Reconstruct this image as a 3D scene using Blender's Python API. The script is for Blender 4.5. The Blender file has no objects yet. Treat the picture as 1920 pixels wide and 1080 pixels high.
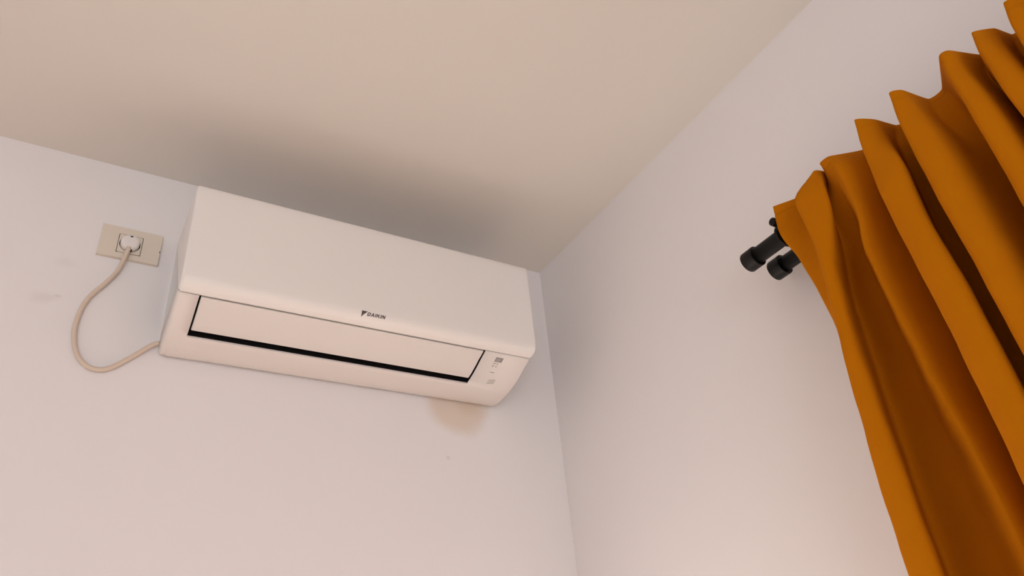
import bpy, bmesh, math, random
from mathutils import Vector, Matrix
random.seed(4)
S = bpy.context.scene
COL = S.collection
PI = math.pi
H = 2.65                      # ceiling height; x=0 right wall, y=0 back wall, z=0 floor
ROOM_X, ROOM_Y = -3.4, -4.0   # far sides of the room

# ------------------------------------------------------------------ camera
R = [[0.86570324, 0.20694731, 0.45577484],
     [-0.49349674, 0.50525884, 0.70793677],
     [-0.08377866, -0.83778656, 0.53953204]]      # world axes seen as (right, down, forward)
cam = bpy.data.cameras.new('camera')
camo = bpy.data.objects.new('camera', cam)
COL.objects.link(camo)
M4 = Matrix([[R[i][0], -R[i][1], -R[i][2], 0] for i in range(3)] + [[0, 0, 0, 1]])
M4.translation = Vector((-1.08573, -1.52944, H - 1.24267))
camo.matrix_world = M4
cam.sensor_width = 36
cam.lens = 1442.55 / 1920 * 36
cam.clip_start = 0.02
S.camera = camo

# ------------------------------------------------------------------ light
S.view_settings.view_transform = 'Standard'
S.view_settings.look = 'None'
S.view_settings.gamma = 1
S.view_settings.use_curve_mapping = False
S.view_settings.exposure = 0.0
w = bpy.data.worlds.new('sky')
S.world = w
w.use_nodes = True
bg = w.node_tree.nodes['Background']
bg.inputs[0].default_value = (0.80, 0.90, 1.0, 1)
bg.inputs[1].default_value = 1.0
sun = bpy.data.lights.new('sun', 'SUN')
sun.energy = 11.4
sun.angle = math.radians(0.6)
sun.color = (1.0, 0.93, 0.82)
suno = bpy.data.objects.new('sun', sun)
COL.objects.link(suno)
suno.location = (-3, -7, 4)
suno.rotation_euler = Vector((0.47, 0.92, -0.145)).to_track_quat('-Z', 'Y').to_euler()
win = bpy.data.lights.new('added_window_light', 'AREA')  # area lamp added behind the camera as daylight from an unseen window
win.shape = 'RECTANGLE'
win.size, win.size_y = 2.0, 1.75
win.energy = 35.5
win.color = (0.92, 0.95, 1.0)
wino = bpy.data.objects.new('added_window_light', win)
COL.objects.link(wino)
wino.location = (-2.05, ROOM_Y + 0.02, 1.15)
wino.rotation_euler = (math.radians(90), 0, 0)

# ------------------------------------------------------------------ materials
def mat(name, col, rough=0.6, spec=0.5, metal=0.0, noise=0.0, nscale=8.0, bump=0.0, bscale=60.0, sheen=0.0):
    m = bpy.data.materials.new(name)
    m.use_nodes = True
    nt = m.node_tree
    b = nt.nodes['Principled BSDF']
    b.inputs['Base Color'].default_value = (*col, 1)
    b.inputs['Roughness'].default_value = rough
    b.inputs['Specular IOR Level'].default_value = spec
    b.inputs['Metallic'].default_value = metal
    if sheen:
        b.inputs['Sheen Weight'].default_value = sheen
    geo = nt.nodes.new('ShaderNodeNewGeometry')
    if noise:
        n = nt.nodes.new('ShaderNodeTexNoise')
        n.inputs['Scale'].default_value = nscale
        n.inputs['Detail'].default_value = 4
        nt.links.new(geo.outputs['Position'], n.inputs['Vector'])
        mx = nt.nodes.new('ShaderNodeMix')
        mx.data_type = 'RGBA'
        mx.inputs['A'].default_value = (*[c * (1 - noise) for c in col], 1)
        mx.inputs['B'].default_value = (*[min(1, c * (1 + noise)) for c in col], 1)
        nt.links.new(n.outputs['Fac'], mx.inputs['Factor'])
        nt.links.new(mx.outputs['Result'], b.inputs['Base Color'])
    if bump:
        n2 = nt.nodes.new('ShaderNodeTexNoise')
        n2.inputs['Scale'].default_value = bscale
        n2.inputs['Detail'].default_value = 5
        nt.links.new(geo.outputs['Position'], n2.inputs['Vector'])
        bp = nt.nodes.new('ShaderNodeBump')
        bp.inputs['Strength'].default_value = bump
        bp.inputs['Distance'].default_value = 0.004
        nt.links.new(n2.outputs['Fac'], bp.inputs['Height'])
        nt.links.new(bp.outputs['Normal'], b.inputs['Normal'])
    return m

WALL = (0.885, 0.838, 0.830)
M = {}
M['wall'] = mat('wall_paint', WALL, 0.85, 0.2, noise=0.012, nscale=2.2, bump=0.12, bscale=14)
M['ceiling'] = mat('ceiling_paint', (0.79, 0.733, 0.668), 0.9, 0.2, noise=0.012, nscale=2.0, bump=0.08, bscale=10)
M['floor'] = mat('floor_tile', (0.62, 0.53, 0.45), 0.55, 0.3, noise=0.1, nscale=3)
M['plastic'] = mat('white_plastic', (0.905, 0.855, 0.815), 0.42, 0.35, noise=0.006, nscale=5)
M['flap'] = mat('shaded_flap_plastic', (0.80, 0.735, 0.69), 0.45, 0.3)  # pinkish, and darkened: underside shade is put into the flap's colour
M['casing'] = mat('shaded_casing_plastic', (0.83, 0.76, 0.715), 0.42, 0.35)  # unit's white plastic darkened; the shade of its underside is in this colour
M['black'] = mat('black_interior', (0.006, 0.005, 0.005), 0.7, 0.2)
M['print'] = mat('grey_print', (0.10, 0.085, 0.08), 0.6, 0.2)
M['faintprint'] = mat('pale_grey_print', (0.42, 0.38, 0.36), 0.6, 0.2)
M['display'] = mat('display_window', (0.32, 0.29, 0.275), 0.3, 0.4)
M['displayin'] = mat('display_window_inner', (0.40, 0.365, 0.345), 0.3, 0.4)
M['ivory'] = mat('ivory_plastic', (0.77, 0.68, 0.575), 0.45, 0.35)
M['plug'] = mat('plug_plastic', (0.86, 0.80, 0.77), 0.35, 0.4)
M['cord'] = mat('cord_rubber', (0.72, 0.59, 0.48), 0.5, 0.3, noise=0.03, nscale=30)
M['metal'] = mat('black_metal', (0.0045, 0.004, 0.0035), 0.5, 0.25)
M['frame'] = mat('window_frame_paint', (0.75, 0.74, 0.72), 0.5)
M['cloth'] = mat('mustard_cloth', (0.50, 0.155, 0.0008), 0.92, 0.08, noise=0.03, nscale=40, bump=0.10, bscale=900)

def wall_with_stains():
    """paint with the drip stain below the unit and two old smudges beside the outlet"""
    m = M['wall'].copy()
    m.name = 'back_wall_paint'
    nt = m.node_tree
    b = nt.nodes['Principled BSDF']
    geo = next(n for n in nt.nodes if n.type == 'NEW_GEOMETRY')
    src = b.inputs['Base Color'].links[0].from_socket
    nz = nt.nodes.new('ShaderNodeTexNoise')
    nz.inputs['Scale'].default_value = 16
    nz.inputs['Detail'].default_value = 3
    nt.links.new(geo.outputs['Position'], nz.inputs['Vector'])
    warp = nt.nodes.new('ShaderNodeVectorMath'); warp.operation = 'MULTIPLY_ADD'
    nt.links.new(nz.outputs['Color'], warp.inputs[0])
    warp.inputs[1].default_value = (0.035, 0, 0.035)
    nt.links.new(geo.outputs['Position'], warp.inputs[2])
    def blob(cx, cz, rx, rz, edge, colr, amt, src):
        s = nt.nodes.new('ShaderNodeVectorMath'); s.operation = 'SUBTRACT'
        nt.links.new(warp.outputs[0], s.inputs[0])
        s.inputs[1].default_value = (cx + 0.0175, 0, cz + 0.0175)
        d = nt.nodes.new('ShaderNodeVectorMath'); d.operation = 'MULTIPLY'
        nt.links.new(s.outputs[0], d.inputs[0])
        d.inputs[1].default_value = (1 / rx, 0, 1 / rz)
        l = nt.nodes.new('ShaderNodeVectorMath'); l.operation = 'LENGTH'
        nt.links.new(d.outputs[0], l.inputs[0])
        r = nt.nodes.new('ShaderNodeMapRange')
        r.interpolation_type = 'SMOOTHSTEP'
        r.inputs['From Min'].default_value = 1.0
        r.inputs['From Max'].default_value = edge
        r.inputs['To Min'].default_value = 0
        r.inputs['To Max'].default_value = amt
        nt.links.new(l.outputs['Value'], r.inputs['Value'])
        mx = nt.nodes.new('ShaderNodeMix'); mx.data_type = 'RGBA'
        nt.links.new(r.outputs['Result'], mx.inputs['Factor'])
        nt.links.new(src, mx.inputs['A'])
        mx.inputs['B'].default_value = (*colr, 1)
        return mx.outputs['Result']
    z = H
    c = blob(-0.290, z - 0.470, 0.100, 0.082, 0.55, (0.76, 0.62, 0.49), 0.75, src)
    c = blob(-0.262, z - 0.455, 0.055, 0.045, 0.3, (0.68, 0.52, 0.38), 0.32, c)
    c = blob(-1.19, z - 0.368, 0.035, 0.020, 0.0, (0.60, 0.54, 0.52), 0.22, c)
    c = blob(-1.172, z - 0.362, 0.010, 0.006, 0.0, (0.55, 0.48, 0.46), 0.3, c)
    c = blob(-1.17, z - 0.28, 0.03, 0.02, 0.0, (0.62, 0.57, 0.54), 0.15, c)
    c = blob(-0.323, z - 0.602, 0.012, 0.008, 0.0, (0.62, 0.56, 0.54), 0.35, c)
    nt.links.new(c, b.inputs['Base Color'])
    return m
M['backwall'] = wall_with_stains()

# ------------------------------------------------------------------ helpers
def link(name, bm, m, parent=None, smooth=False):
    me = bpy.data.meshes.new(name)
    bmesh.ops.recalc_face_normals(bm, faces=bm.faces)
    bm.to_mesh(me)
    bm.free()
    if smooth:
        for p in me.polygons:
            p.use_smooth = True
    for x in (m if isinstance(m, (list, tuple)) else [m]):
        me.materials.append(x)
    o = bpy.data.objects.new(name, me)
    COL.objects.link(o)
    if parent:
        o.parent = parent
        o.matrix_parent_inverse = parent.matrix_world.inverted()
    return o

def thing(name, label, cat, loc):
    o = bpy.data.objects.new(name, None)
    o.empty_display_size = 0.05
    COL.objects.link(o)
    o.matrix_world = Matrix.Translation(loc)
    o['label'] = label
    o['category'] = cat
    return o

def box(bm, lo, hi, bev=0.0, seg=2):
    r = bmesh.ops.create_cube(bm, size=1)
    for v in r['verts']:
        v.co = Vector([(lo[i] + hi[i]) / 2 + v.co[i] * (hi[i] - lo[i]) for i in range(3)])
    if bev:
        es = list({e for v in r['verts'] for e in v.link_edges})
        bmesh.ops.bevel(bm, geom=es, offset=bev, segments=seg, affect='EDGES', profile=0.5)

def tube(bm, pts, rad, n=14, cap=True):
    """swept round tube along pts; rad is a number or one per point"""
    pts = [Vector(p) for p in pts]
    rr = rad if isinstance(rad, (list, tuple)) else [rad] * len(pts)
    rings = []
    up = None
    for i, p in enumerate(pts):
        t = (pts[min(i + 1, len(pts) - 1)] - pts[max(i - 1, 0)])
        if t.length < 1e-9:
            t = pts[i] - pts[i - 2] if i >= 2 else pts[i + 2] - pts[i]
        t.normalize()
        if up is None:
            up = t.orthogonal().normalized()
        up = (up - t * up.dot(t)).normalized()
        s = t.cross(up)
        rings.append([bm.verts.new(p + (up * math.cos(a) + s * math.sin(a)) * rr[i])
                      for a in [2 * PI * k / n for k in range(n)]])
    for a, b in zip(rings, rings[1:]):
        for k in range(n):
            bm.faces.new((a[k], a[(k + 1) % n], b[(k + 1) % n], b[k]))
    if cap:
        bm.faces.new(rings[0][::-1])
        bm.faces.new(rings[-1])

def cr(pts, n, ten=1.0):
    """Catmull-Rom through a list of vectors"""
    pts = [Vector(p) for p in pts]
    P = [pts[0] * 2 - pts[1]] + pts + [pts[-1] * 2 - pts[-2]]
    out = []
    for i in range(1, len(P) - 2):
        for k in range(n):
            t = k / n
            a, b, c, d = P[i - 1], P[i], P[i + 1], P[i + 2]
            m0, m1 = (c - a) * 0.5 * ten, (d - b) * 0.5 * ten
            out.append(b * (2*t**3 - 3*t*t + 1) + m0 * (t**3 - 2*t*t + t) + c * (3*t*t - 2*t**3) + m1 * (t**3 - t*t))
    out.append(pts[-1])
    return out

def struct(name, bm, m):
    o = link(name, bm, m)
    o['kind'] = 'structure'
    return o

# ------------------------------------------------------------------ room shell
T = 0.12
bm = bmesh.new(); box(bm, (ROOM_X - T, ROOM_Y - T, -T), (T, T, 0)); struct('floor', bm, M['floor'])
bm = bmesh.new(); box(bm, (ROOM_X - T, ROOM_Y - T, H), (T, T, H + T)); struct('ceiling', bm, M['ceiling'])
bm = bmesh.new(); box(bm, (ROOM_X - T, 0, 0), (T, T, H)); struct('wall_back', bm, M['backwall'])
bm = bmesh.new(); box(bm, (ROOM_X - T, ROOM_Y, 0), (ROOM_X, 0, H)); struct('wall_left', bm, M['wall'])
WY0, WY1, WZ0, WZ1 = -2.95, -1.05, 0.15, 2.02        # shuttered window in the right wall, behind the curtain
bm = bmesh.new()
box(bm, (0, WY1, 0), (T, 0, H))
box(bm, (0, ROOM_Y, 0), (T, WY0, H))
box(bm, (0, WY0, WZ1), (T, WY1, H))
box(bm, (0, WY0, 0), (T, WY1, WZ0))
struct('wall_right', bm, M['wall'])
FX0, FX1, FZ0, FZ1 = -3.10, -0.95, 0.25, 2.00        # unseen front-wall window behind the camera, added and placed for its light
bm = bmesh.new()
box(bm, (ROOM_X - T, ROOM_Y - T, 0), (FX0, ROOM_Y, H))
box(bm, (FX1, ROOM_Y - T, 0), (T, ROOM_Y, H))
box(bm, (FX0, ROOM_Y - T, FZ1), (FX1, ROOM_Y, H))
box(bm, (FX0, ROOM_Y - T, 0), (FX1, ROOM_Y, FZ0))
struct('wall_front', bm, M['wall'])
f = 0.05
bm = bmesh.new()
for y0, y1, z0, z1 in ((WY0, WY0 + f, WZ0, WZ1), (WY1 - f, WY1, WZ0, WZ1), (WY0 + f, WY1 - f, WZ0, WZ0 + f),
                       (WY0 + f, WY1 - f, WZ1 - f, WZ1), (-2.02, -1.98, WZ0 + f, WZ1 - f)):
    box(bm, (0.04, y0, z0), (0.09, y1, z1))
k = WZ0
while k < WZ1 - 0.001:                               # closed roller shutter slats outside the frame
    box(bm, (0.092, WY0, k), (0.108, WY1, min(k + 0.0549, WZ1)), 0.004, 1)
    k += 0.055
struct('window_1', bm, M['frame'])
bm = bmesh.new()
xm = (FX0 + FX1) / 2
for x0, x1, z0, z1 in ((FX0, FX0 + f, FZ0, FZ1), (FX1 - f, FX1, FZ0, FZ1), (FX0 + f, FX1 - f, FZ0, FZ0 + f),
                       (FX0 + f, FX1 - f, FZ1 - f, FZ1), (xm - 0.03, xm + 0.03, FZ0 + f, FZ1 - f)):
    box(bm, (x0, ROOM_Y - 0.09, z0), (x1, ROOM_Y - 0.04, z1))
struct('added_window', bm, M['frame'])

# ------------------------------------------------------------------ air conditioner
XL, XR = -0.970, -0.194
ac = thing('air_conditioner', 'white wall-mounted split air conditioner high on the back wall in the corner',
           'air conditioner', (-0.582, 0, H - 0.459))
def yz(p):
    return [Vector((0, a, H + b)) for a, b in p]

# lower casing and sides: profile from the wall, down the bottom curve
FRONT = [(-0.004, -0.172), (-0.10, -0.172), (-0.2095, -0.172), (-0.217, -0.1735), (-0.222, -0.1775), (-0.2245, -0.184),
         (-0.2255, -0.20), (-0.2262, -0.26), (-0.2268, -0.32), (-0.2270, -0.36), (-0.2268, -0.380), (-0.2262, -0.394),
         (-0.2240, -0.4035), (-0.2185, -0.4100), (-0.2090, -0.4142), (-0.1975, -0.4157)]
LOW = [(-0.1945, -0.4165), (-0.1875, -0.4195), (-0.168, -0.4275), (-0.150, -0.4360), (-0.130, -0.4440), (-0.112, -0.4495), (-0.0965, -0.4535),
       (-0.080, -0.4566), (-0.060, -0.4590), (-0.040, -0.4603), (-0.020, -0.4595), (-0.008, -0.4565), (-0.002, -0.4490)]

def inset(prof, d):
    """offset an open profile towards the inside of the body"""
    out = []
    c = Vector((-0.10, -0.31))
    for i, p in enumerate(prof):
        a = Vector(prof[max(i - 1, 0)]); b = Vector(prof[min(i + 1, len(prof) - 1)])
        t = (b - a).normalized()
        n = Vector((-t.y, t.x))
        if n.dot(c - Vector(p)) < 0:
            n = -n
        q = Vector(p) + n * d
        out.append((min(q.x, 0.0), q.y))
    return out

def shell(prof, x0, x1, r, close=True, nx=1, steps=5):
    """profile swept along x with rounded ends"""
    bm = bmesh.new()
    st = []
    for k in range(steps + 1):
        a = PI / 2 * k / steps
        st.append((x0 + r * (1 - math.sin(a)), r * (1 - math.cos(a))) if False else (x0 + r * (1 - math.cos(a)), r * (1 - math.sin(a))))
    st2 = [(x1 - (x - x0), d) for x, d in st][::-1]
    rows = []
    for x, d in st + st2:
        rows.append([bm.verts.new((x, p[0], H + p[1])) for p in inset(prof, d)])
    for a, b in zip(rows, rows[1:]):
        for i in range(len(a) - 1):
            bm.faces.new((a[i], a[i + 1], b[i + 1], b[i]))
    if close:
        bm.faces.new(rows[0]); bm.faces.new(rows[-1][::-1])
        for a, b in zip(rows, rows[1:]):
            bm.faces.new((a[-1], a[0], b[0], b[-1]))
    return bm

# front panel (top, face and lip), closed at the back by a plane just inside
fp = link('front_panel', shell(FRONT, XL, XR, 0.007), M['plastic'], ac, smooth=True)
mod = fp.modifiers.new('edge', 'EDGE_SPLIT'); mod.split_angle = math.radians(40)

# lower casing with the outlet opening cut out of the curve
OX0, OX1 = -0.9305, -0.3135
i0, i1 = 0, 6                                  # LOW[1]..LOW[6] is open
bm = bmesh.new()
r = 0.007
st = [(XL + r * (1 - math.cos(PI / 2 * k / 5)), r * (1 - math.sin(PI / 2 * k / 5))) for k in range(6)]
xs = st + [(OX0, 0), (OX1, 0)] + [(XR - (x - XL), d) for x, d in st][::-1]
rows = []
for x, d in xs:
    rows.append([bm.verts.new((x, p[0], H + p[1])) for p in inset(LOW, d)])
for j in range(len(rows) - 1):
    for i in range(len(LOW) - 1):
        if j == 6 and i0 <= i < i1:
            continue
        a, b = rows[j], rows[j + 1]
        bm.faces.new((a[i], a[i + 1], b[i + 1], b[i]))
for rw in (rows[0], rows[-1]):                 # side cheeks of the lower part
    x = rw[0].co.x
    back = [bm.verts.new((x, -0.002, H - 0.405)), bm.verts.new((x, -0.188, H - 0.405))]
    bm.faces.new(rw + back)
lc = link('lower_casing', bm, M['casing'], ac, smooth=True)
mod = lc.modifiers.new('edge', 'EDGE_SPLIT'); mod.split_angle = math.radians(40)
mod = lc.modifiers.new('thick', 'SOLIDIFY'); mod.thickness = 0.0018; mod.offset = -1

# dark air duct behind the opening: an open-mouthed box reaching up into the unit
bm = bmesh.new()
px = (OX0 - 0.006, OX1 + 0.006)
duct = [(-0.1965, -0.4145), (-0.1965, -0.385), (-0.14, -0.360), (-0.095, -0.375), (-0.094, -0.4495)]
rw = [[bm.verts.new((x, p[0], H + p[1])) for p in duct] for x in px]
for i in range(len(duct) - 1):
    bm.faces.new((rw[0][i], rw[0][i + 1], rw[1][i + 1], rw[1][i]))
bm.faces.new(rw[0]); bm.faces.new(rw[1][::-1])
link('air_duct', bm, M['black'], ac)
# swing flap: curved, thin, closing most of the mouth
FL = [(-0.1922, -0.4177), (-0.1865, -0.4202), (-0.180, -0.4230), (-0.168, -0.4270), (-0.150, -0.4352), (-0.130, -0.4428), (-0.1165, -0.4468), (-0.1130, -0.4474)]
bm = bmesh.new()
fx0, fx1 = -0.9268, -0.3175
top, bot = [], []
for x, d in ((fx0, 0.0012), (fx0 + 0.0012, 0), (fx1 - 0.0012, 0), (fx1, 0.0012)):
    top.append([bm.verts.new((x, p[0], H + p[1])) for p in inset(FL, d)])
    bot.append([bm.verts.new((x, p[0], H + p[1])) for p in inset(FL, 0.0045)])
for rows_ in (top, bot):
    for a, b in zip(rows_, rows_[1:]):
        for i in range(len(FL) - 1):
            bm.faces.new((a[i], a[i + 1], b[i + 1], b[i]))
for a, b in ((top[0], bot[0]), (top[-1], bot[-1])):
    for i in range(len(FL) - 1):
        bm.faces.new((a[i], a[i + 1], b[i + 1], b[i]))
for j in range(3):
    for e in (0, -1):
        bm.faces.new((top[j][e], top[j + 1][e], bot[j + 1][e], bot[j][e]))
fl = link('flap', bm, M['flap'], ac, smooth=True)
fl['label'] = 'slightly pinkish closed swing flap'
mod = fl.modifiers.new('edge', 'EDGE_SPLIT'); mod.split_angle = math.radians(35)
# pale lip strip along the rear edge of the mouth
bm = bmesh.new(); box(bm, (OX0, -0.0965, H - 0.4548), (OX1, -0.0945, H - 0.4505), 0.0005, 1)
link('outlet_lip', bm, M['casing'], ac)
# cord clip cover at the lower left: two small proud edges
# mounting plate between unit and wall
bm = bmesh.new(); box(bm, (XL + 0.0006, -0.006, H - 0.448), (XR - 0.004, -0.0005, H - 0.185))
link('mounting_plate', bm, M['plastic'], ac)

# marks printed on the curved lower casing at the right
def low_z(y):
    for (a, b), (c, d) in zip(LOW, LOW[1:]):
        if a <= y <= c:
            return b + (d - b) * (y - a) / (c - a)
    return LOW[-1][1]
def decal(bm, poly, lift=0.0005, th=0.0006):
    a = [bm.verts.new((x, y, H + low_z(y) - lift)) for x, y in poly]
    b = [bm.verts.new((x, y, H + low_z(y) + th)) for x, y in poly]
    bm.faces.new(a)
    bm.faces.new(b[::-1])
    for i in range(len(a)):
        j = (i + 1) % len(a)
        bm.faces.new((a[i], a[j], b[j], b[i]))
def rect(x0, x1, y0, y1):
    return [(x0, y0), (x1, y0), (x1, y1), (x0, y1)]
# cord clip cover at the lower left, barely proud of the casing
bm = bmesh.new()
ys_ = [-0.048, -0.040, -0.032, -0.024, -0.016, -0.009]
for ya, yb in zip(ys_, ys_[1:]):
    decal(bm, rect(-0.9560, -0.8985, ya, yb), 0.0007, 0.0004)
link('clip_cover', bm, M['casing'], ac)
bm = bmesh.new(); decal(bm, rect(-0.2800, -0.2612, -0.1835, -0.1715))
ds = link('display_window', bm, M['display'], ac); ds['label'] = 'small grey display window'
bm = bmesh.new(); decal(bm, rect(-0.2775, -0.2665, -0.1815, -0.1740), 0.0009, 0.0)
link('display_glass', bm, M['displayin'], ds)
bm = bmesh.new()
for cx, cy, sx, sy in ((-0.2775, -0.1665, .0032, .0008), (-0.2745, -0.1675, .0012, .0007), (-0.2690, -0.1658, .0014, .0011),
                       (-0.2780, -0.1590, .0012, .0016), (-0.2760, -0.1615, .0010, .0008), (-0.2690, -0.1590, .0013, .0013)):
    decal(bm, rect(cx - sx, cx + sx, cy - sy, cy + sy))
mk = link('indicator_mark', bm, M['faintprint'], ac); mk['label'] = 'tiny pale grey indicator symbols'
bm = bmesh.new()
decal(bm, rect(-0.2765, -0.2655, -0.1435, -0.1418))
link('indicator_bar', bm, M['faintprint'], ac)
for k in range(3):                             # three little wavy air-flow lines
    bm = bmesh.new()
    y0 = -0.1205 + 0.0052 * k
    n = 14
    for i in range(n):
        xa, xb = -0.2690 + 0.0178 * i / n, -0.2690 + 0.0178 * (i + 1) / n
        wa = 0.0014 * math.sin(2 * PI * i / n); wb = 0.0014 * math.sin(2 * PI * (i + 1) / n)
        decal(bm, [(xa, y0 + wa - .0007), (xb, y0 + wb - .0007), (xb, y0 + wb + .0007), (xa, y0 + wa + .0007)])
    link('wave_mark', bm, M['faintprint'], ac)

# maker's lettering and triangle on the front panel
FY = -0.2277
GLY = {  # letter strokes as convex pieces in a unit-high cell, width given first
    'D': (0.95, [[(0, 0), (.26, 0), (.26, 1), (0, 1)], [(.26, .80), (.60, .80), (.66, 1), (.26, 1)], [(.26, 0), (.66, 0), (.60, .20), (.26, .20)],
                 [(.60, .80), (.69, .68), (.95, .74), (.85, .93), (.66, 1)], [(.69, .68), (.69, .32), (.95, .26), (.95, .74)], [(.69, .32), (.60, .20), (.66, 0), (.85, .07), (.95, .26)]]),
    'A': (1.05, [[(0, 0), (.27, 0), (.62, 1), (.38, 1)], [(.78, 0), (1.05, 0), (.66, 1), (.43, 1)], [(.25, .22), (.80, .22), (.74, .40), (.31, .40)]]),
    'I': (0.27, [[(0, 0), (.27, 0), (.27, 1), (0, 1)]]),
    'K': (0.98, [[(0, 0), (.26, 0), (.26, 1), (0, 1)], [(.26, .40), (.44, .58), (.92, 1), (.60, 1), (.26, .66)], [(.40, .55), (.66, 0), (.98, 0), (.58, .68)]]),
    'N': (0.98, [[(0, 0), (.25, 0), (.25, 1), (0, 1)], [(.73, 0), (.98, 0), (.98, 1), (.73, 1)], [(.25, 1), (.25, .62), (.73, 0), (.73, .38)]]),
}
lip_pts = [(p[0], p[1]) for p in FRONT]
def face_y(z):
    for (a, b), (c, d) in zip(lip_pts[5:], lip_pts[6:]):
        if d <= z <= b:
            return a + (c - a) * (z - b) / (d - b)
    return lip_pts[-1][0]
bm = bmesh.new()
def clip(poly, z, keep_above):
    out = []
    for (x0, z0), (x1, z1) in zip(poly, poly[1:] + poly[:1]):
        in0, in1 = ((z0 >= z), (z1 >= z)) if keep_above else ((z0 <= z), (z1 <= z))
        if in0:
            out.append((x0, z0))
        if in0 != in1:
            t = (z - z0) / (z1 - z0)
            out.append((x0 + (x1 - x0) * t, z))
    return out
def on_face(poly, lift=0.0006):
    """lay a printed polygon onto the panel, split where the panel's profile bends"""
    cuts = [p[1] for p in FRONT if -0.412 < p[1] < -0.38]
    bands = [-0.38] + cuts + [-0.412]
    for hi, lo in zip(bands, bands[1:]):
        pts = clip(clip(poly, lo, True), hi, False)
        if len(pts) < 3:
            continue
        a = [bm.verts.new((x, face_y(z) - lift, H + z)) for x, z in pts]
        b = [bm.verts.new((x, face_y(z) + 0.0004, H + z)) for x, z in pts]
        bm.faces.new(a)
        bm.faces.new(b[::-1])
        for i in range(len(a)):
            j = (i + 1) % len(a)
            bm.faces.new((a[i], a[j], b[j], b[i]))
total = sum(GLY[c][0] for c in 'DAIKIN') + 0.20 * 5
LH, LW, LX, LZ = 0.0068, 0.0408, -0.6075, -0.4050
ux = LW / (total + 0.25)
cx = 0.0
for c in 'DAIKIN':
    wd, polys = GLY[c]
    for poly in polys:
        on_face([(LX + (cx + x + 0.25 * z) * ux, LZ + z * LH) for x, z in poly])
    cx += wd + 0.20
o = link('lettering', bm, M['print'], ac)
o['label'] = 'dark grey maker lettering on the front panel'
bm = bmesh.new()
on_face([(-0.6190, -0.3965), (-0.6066, -0.3968), (-0.6142, -0.4035)])
on_face([(-0.6190, -0.3973), (-0.6147, -0.4039), (-0.6190, -0.4085)])
link('logo_triangle', bm, M['print'], ac)
# shallow ledge at the bottom of the seam between front panel and lower casing
bm = bmesh.new(); box(bm, (XL + 0.004, -0.2015, H - 0.4146), (XR - 0.004, -0.1932, H - 0.4134))
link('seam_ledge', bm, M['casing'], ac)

# ------------------------------------------------------------------ wall outlet
ox0, ox1, oz0, oz1 = -1.1205, -1.0020, H - 0.2465, H - 0.1685
PY = -0.0085
ol = thing('wall_outlet', 'ivory rectangular power outlet plate on the wall left of the air conditioner', 'outlet',
           ((ox0 + ox1) / 2, 0, oz0))
bm = bmesh.new()
mx0, mx1, mz0, mz1 = -1.0862, -1.0385, H - 0.2335, H - 0.1855
for lo, hi in (((ox0, oz0), (mx0, oz1)), ((mx1, oz0), (ox1, oz1)), ((mx0, oz0), (mx1, mz0)), ((mx0, mz1), (mx1, oz1))):
    box(bm, (lo[0], PY, lo[1]), (hi[0], 0, hi[1]))
bmesh.ops.remove_doubles(bm, verts=bm.verts, dist=1e-5)
link('plate', bm, M['ivory'], ol)
bm = bmesh.new(); box(bm, (mx0 + .0001, -0.002, mz0 + .0001), (mx1 - .0001, -0.001, mz1 - .0001)); link('backing', bm, M['black'], ol)
# module with round recess, a hairline gap around it
g = 0.0012
pcx, pcz, pr = -1.0625, H - 0.2085, 0.0205
bm = bmesh.new()
n = 48
yf = PY - 0.0006
ring = [bm.verts.new((pcx + pr * math.cos(2 * PI * k / n), yf, pcz + pr * math.sin(2 * PI * k / n))) for k in range(n)]
def sq(k):
    a = 2 * PI * k / n
    dx, dz = math.cos(a), math.sin(a)
    tx = ((mx1 - g if dx > 0 else mx0 + g) - pcx) / dx if abs(dx) > 1e-6 else 1e9
    tz = ((mz1 - g if dz > 0 else mz0 + g) - pcz) / dz if abs(dz) > 1e-6 else 1e9
    t = min(tx, tz)
    return (pcx + dx * t, yf, pcz + dz * t)
out = [bm.verts.new(sq(k)) for k in range(n)]
for k in range(n):
    j = (k + 1) % n
    bm.faces.new((ring[k], ring[j], out[j], out[k]))
inn = [bm.verts.new((v.co.x, 0.0, v.co.z)) for v in ring]
oute = [bm.verts.new((v.co.x, PY + 0.006, v.co.z)) for v in out]
for k in range(n):
    j = (k + 1) % n
    bm.faces.new((ring[k], ring[j], inn[j], inn[k]))
    bm.faces.new((out[k], out[j], oute[j], oute[k]))
link('socket_module', bm, M['ivory'], ol)
bm = bmesh.new(); box(bm, (ox1 - 0.0012, PY - 0.0002, H - 0.2145), (ox1 + 0.0003, PY + 0.003, H - 0.2105)); link('pry_notch', bm, M['black'], ol)

# ------------------------------------------------------------------ power cord with plug
cordt = thing('power_cord', 'beige power cord looping down from the outlet to the air conditioner', 'cord', (-1.08, 0, H - 0.51))
path = [(-1.0635, -0.0215, H - 0.2250), (-1.0640, -0.0210, H - 0.2340), (-1.0670, -0.0165, H - 0.2520), (-1.0720, -0.010, H - 0.2740),
        (-1.0800, -0.0075, H - 0.2940), (-1.0920, -0.007, H - 0.3165), (-1.1145, -0.007, H - 0.3570), (-1.1235, -0.007, H - 0.4010),
        (-1.1220, -0.007, H - 0.4450), (-1.1090, -0.007, H - 0.4830), (-1.0880, -0.007, H - 0.5035), (-1.0670, -0.007, H - 0.5075),
        (-1.0460, -0.007, H - 0.4985), (-1.0125, -0.0075, H - 0.4680), (-0.9860, -0.012, H - 0.4420), (-0.9705, -0.017, H - 0.4350)]
bm = bmesh.new()
tube(bm, cr(path, 8), 0.0047, 14)
link('cord', bm, M['cord'], cordt, smooth=True)
bm = bmesh.new()
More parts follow.
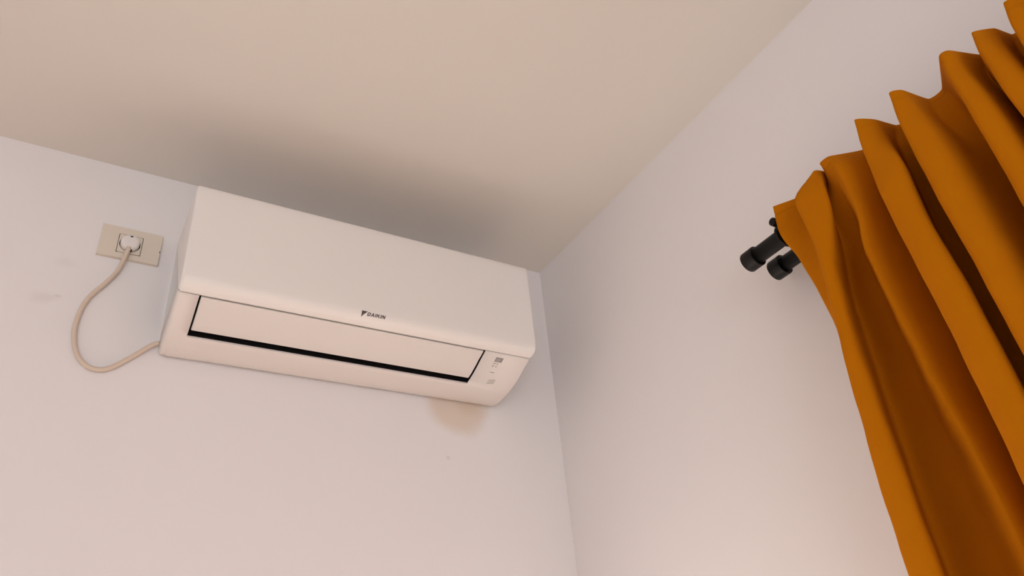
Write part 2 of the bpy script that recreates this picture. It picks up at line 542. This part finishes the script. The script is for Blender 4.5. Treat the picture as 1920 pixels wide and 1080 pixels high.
prof = [(0.0, 0.0), (0.0186, 0.0), (0.0186, -0.0115), (0.0178, -0.0145), (0.0160, -0.0162), (0.0125, -0.0170), (0.006, -0.0174), (0.0, -0.0175)]
n = 40
rings = []
PB = -0.0040
for rad, dy in prof:
    if rad == 0:
        rings.append([bm.verts.new((pcx, PB + dy, pcz))])
    else:
        rings.append([bm.verts.new((pcx + rad * math.cos(2 * PI * k / n), PB + dy, pcz + rad * math.sin(2 * PI * k / n))) for k in range(n)])
for a, b in zip(rings, rings[1:]):
    for k in range(n):
        j = (k + 1) % n
        if len(a) == 1:
            bm.faces.new((a[0], b[j], b[k]))
        elif len(b) == 1:
            bm.faces.new((a[k], a[j], b[0]))
        else:
            bm.faces.new((a[k], a[j], b[j], b[k]))
pl = link('plug', bm, M['plug'], cordt, smooth=True)
pl['label'] = 'white round plug'
mod = pl.modifiers.new('edge', 'EDGE_SPLIT'); mod.split_angle = math.radians(50)
bm = bmesh.new(); box(bm, (pcx - 0.0022, PB - 0.0186, pcz + 0.0105), (pcx + 0.0028, PB - 0.0160, pcz + 0.0140), 0.0008, 1)
link('plug_mark', bm, M['print'], pl)
bm = bmesh.new(); box(bm, (pcx - 0.0062, PB - 0.0130, pcz - 0.0192), (pcx + 0.0062, PB - 0.004, pcz - 0.0150), 0.001, 1)
link('cord_mouth', bm, M['black'], pl)

# ------------------------------------------------------------------ curtain rod
RX, RZ, RR = -0.105, H - 0.500, 0.0150
BX = -0.038
rodt = thing('curtain_rod', 'black double curtain rod with end caps on the right wall', 'curtain rod', (0, -0.875, RZ))
YE, YF = -0.787, -2.98
bm = bmesh.new(); tube(bm, [(RX, YE - 0.012, RZ), (RX, YF, RZ)], RR, 28); link('front_rod', bm, M['metal'], rodt, True)
bm = bmesh.new(); tube(bm, [(BX, YE - 0.012, RZ), (BX, YF, RZ)], RR - 0.0006, 28); link('rear_rod', bm, M['metal'], rodt, True)
def end_cap(x, rad, y, s):
    bm = bmesh.new()
    tube(bm, [(x, y - s * 0.026, RZ), (x, y - s * 0.0255, RZ), (x, y - s * 0.002, RZ), (x, y - s * 0.0005, RZ), (x, y, RZ)],
         [rad - 0.0015, rad, rad, rad - 0.0008, rad - 0.0025], 28)
    o = link('end_cap', bm, M['metal'], rodt, True)
    mod = o.modifiers.new('edge', 'EDGE_SPLIT'); mod.split_angle = math.radians(40)
for y, s in ((YE, 1), (YF, -1)):
    end_cap(RX, 0.0190, y, s)
    end_cap(BX, 0.0195, y, s)
for y in (-0.874, -2.90):
    bm = bmesh.new()
    box(bm, (-0.006, y - 0.016, RZ - 0.045), (0.0, y + 0.016, RZ + 0.050), 0.002, 2)      # wall plate
    box(bm, (RX - 0.012, y - 0.006, RZ + 0.0200), (-0.004, y + 0.006, RZ + 0.0320), 0.002, 2)  # arm above the rods
    for x, r_ in ((RX, RR), (BX, RR - 0.0018)):
        a = [(x + (r_ + 0.003) * math.cos(t), y, RZ + (r_ + 0.003) * math.sin(t)) for t in [2 * PI * k / 20 for k in range(20)]]
        tube(bm, a + [a[0]], 0.003, 8)                                          # hanging rings
        tube(bm, [(x, y, RZ + r_ + 0.002), (x, y, RZ + 0.024)], 0.004, 8)
    tube(bm, [(RX - 0.010, y, RZ + 0.0262), (RX - 0.018, y, RZ + 0.0262), (RX - 0.020, y, RZ + 0.0262)], [0.0078, 0.0074, 0.0050], 16)  # end knob
    link('bracket', bm, M['metal'], rodt)

# ------------------------------------------------------------------ curtain
# each row: depth below the ceiling, then the plan outline of the cloth from the hem edge towards the window
R0 = [(-.1435, -.899), (-.118, -.944), (-.151, -.993), (-.140, -.999), (-.127, -1.002), (-.1555, -1.011), (-.155, -1.029), (-.114, -1.068),
      (-.183, -1.101), (-.156, -1.115), (-.116, -1.121), (-.113, -1.130), (-.181, -1.160), (-.169, -1.172), (-.117, -1.178), (-.117, -1.200),
      (-.175, -1.236), (-.172, -1.248), (-.118, -1.266), (-.171, -1.281), (-.150, -1.299), (-.116, -1.304), (-.116, -1.315), (-.177, -1.329), (-.165, -1.348)]
R1 = [(-.140, -.892), (-.131, -.945), (-.172, -.959), (-.158, -1.004), (-.131, -.988), (-.146, -1.018), (-.168, -1.044), (-.131, -1.082),
      (-.185, -1.0965), (-.160, -1.120), (-.131, -1.120), (-.131, -1.137), (-.185, -1.158), (-.166, -1.178), (-.131, -1.184), (-.131, -1.214),
      (-.182, -1.237), (-.168, -1.252), (-.131, -1.262), (-.180, -1.281), (-.160, -1.301), (-.131, -1.304), (-.131, -1.316), (-.182, -1.325), (-.168, -1.350)]
R2 = [(-.138, -.909), (-.142, -.947), (-.174, -.966), (-.160, -.995), (-.108, -.970), (-.118, -1.010), (-.165, -1.045), (-.108, -1.074),
      (-.185, -1.0935), (-.178, -1.134), (-.104, -1.106), (-.104, -1.140), (-.185, -1.1565), (-.178, -1.186), (-.122, -1.198), (-.106, -1.220),
      (-.183, -1.238), (-.174, -1.262), (-.106, -1.270), (-.183, -1.282), (-.170, -1.308), (-.108, -1.306), (-.108, -1.314), (-.183, -1.323), (-.170, -1.352)]
R3 = [(-.138, -.923), (-.148, -.945), (-.172, -.963), (-.160, -.976), (-.088, -.944), (-.108, -.998), (-.156, -1.030), (-.092, -1.068),
      (-.185, -1.0945), (-.178, -1.132), (-.086, -1.098), (-.086, -1.142), (-.185, -1.158), (-.178, -1.188), (-.116, -1.204), (-.092, -1.224),
      (-.183, -1.2385), (-.174, -1.265), (-.090, -1.272), (-.183, -1.286), (-.170, -1.310), (-.092, -1.306), (-.092, -1.316), (-.183, -1.323), (-.170, -1.354)]
R4 = [(-.145, -.937), (-.157, -.939), (-.171, -.9465), (-.160, -.965), (-.074, -.928), (-.092, -.992), (-.142, -1.034), (-.080, -1.070),
      (-.185, -1.1025), (-.178, -1.142), (-.074, -1.100), (-.074, -1.152), (-.185, -1.164), (-.178, -1.192), (-.110, -1.208), (-.082, -1.226),
      (-.183, -1.2385), (-.174, -1.266), (-.080, -1.274), (-.183, -1.286), (-.170, -1.312), (-.082, -1.308), (-.082, -1.318), (-.183, -1.323), (-.170, -1.356)]
R5 = [(-.148, -.926), (-.158, -.927), (-.170, -.932), (-.160, -.9636), (-.068, -.918), (-.084, -.995), (-.130, -1.052), (-.072, -1.076),
      (-.185, -1.108), (-.178, -1.147), (-.068, -1.104), (-.068, -1.156), (-.185, -1.168), (-.178, -1.196), (-.108, -1.212), (-.078, -1.228),
      (-.183, -1.2385), (-.174, -1.268), (-.076, -1.276), (-.183, -1.286), (-.170, -1.314), (-.078, -1.310), (-.078, -1.320), (-.183, -1.325), (-.170, -1.358)]
R6 = [(x * 1.12 + 0.016, y * 1.03 + 0.03) for x, y in R5]
ROWS = [(.4665, R0), (.510, R1), (.58, R2), (.65, R3), (.80, R4), (1.05, R5), (2.60, R6)]
def beyond(row, k):
    y = row[-1][1]
    out = list(row)
    rnd = random.Random(9)
    for _ in range(7):
        y -= 0.016 + rnd.random() * 0.010
        out.append(((-.114, -.131, -.110)[min(k, 2)], y))
        y -= 0.016 + rnd.random() * 0.012
        out.append((-.182 + rnd.uniform(-.012, .006), y))
        y -= 0.018
        out.append((-.172, y))
    return out
NU = 7
plans = [(d, cr([(x, y, 0) for x, y in beyond(r_, k)], NU, (.45, .6, .75, .85, .9, .9, .9)[k])) for k, (d, r_) in enumerate(ROWS)]
bm = bmesh.new()
depths = [.4665, .4680, .4710, .4760, .4800, .4815, .4830, .487]
while depths[-1] < 1.6:
    depths.append(depths[-1] + (0.009 if depths[-1] < .62 else 0.02 if depths[-1] < 1.1 else 0.06))
depths += [1.9, 2.25, 2.60]
tt = [p[0] for p in plans]
def row_at(d):
    k = 0
    while k < len(tt) - 2 and d > tt[k + 1]:
        k += 1
    a, b = plans[k], plans[k + 1]
    h = b[0] - a[0]
    t = (d - a[0]) / h
    def slope(i):
        if i == 0 or i == len(plans) - 1:
            j = min(max(i, 1), len(plans) - 1)
            return [(q - p) / (tt[j] - tt[j - 1]) for p, q in zip(plans[j - 1][1], plans[j][1])]
        out = []
        h0, h1 = tt[i] - tt[i - 1], tt[i + 1] - tt[i]
        for p, q, r_ in zip(plans[i - 1][1], plans[i][1], plans[i + 1][1]):
            s0, s1 = (q - p) / h0, (r_ - q) / h1
            out.append(Vector([0 if u * v <= 0 else 2 * u * v / (u + v) for u, v in zip(s0, s1)]))
        return out
    m0, m1 = slope(k), slope(k + 1)
    h00, h10, h01, h11 = 2*t**3-3*t*t+1, t**3-2*t*t+t, -2*t**3+3*t*t, t**3-t*t
    return [p * h00 + u * h10 * h + q * h01 + v * h11 * h for p, q, u, v in zip(a[1], b[1], m0, m1)]
grid = []
for d in depths:
    row = row_at(d)
    vs = []
    for i, p in enumerate(row):
        wob = 0.0009 * math.sin(d * 47 + i * 0.35) * (1 if d > .5 else 0.3) + 0.0006 * math.sin(d * 91 - i * 0.21)
        seam = 0.0012 if abs(d - .4815) < 0.0006 else 0.0
        vs.append(bm.verts.new((p.x + wob + seam, p.y, H - d)))
    grid.append(vs)
for a, b in zip(grid, grid[1:]):
    for i in range(len(a) - 1):
        bm.faces.new((a[i], a[i + 1], b[i + 1], b[i]))
ct = link('curtain', bm, M['cloth'], None, smooth=True)
mod = ct.modifiers.new('thick', 'SOLIDIFY'); mod.thickness = 0.0012; mod.offset = 0
ct['label'] = 'mustard yellow pleated curtain hanging from the black rod on the right wall'
ct['category'] = 'curtain'
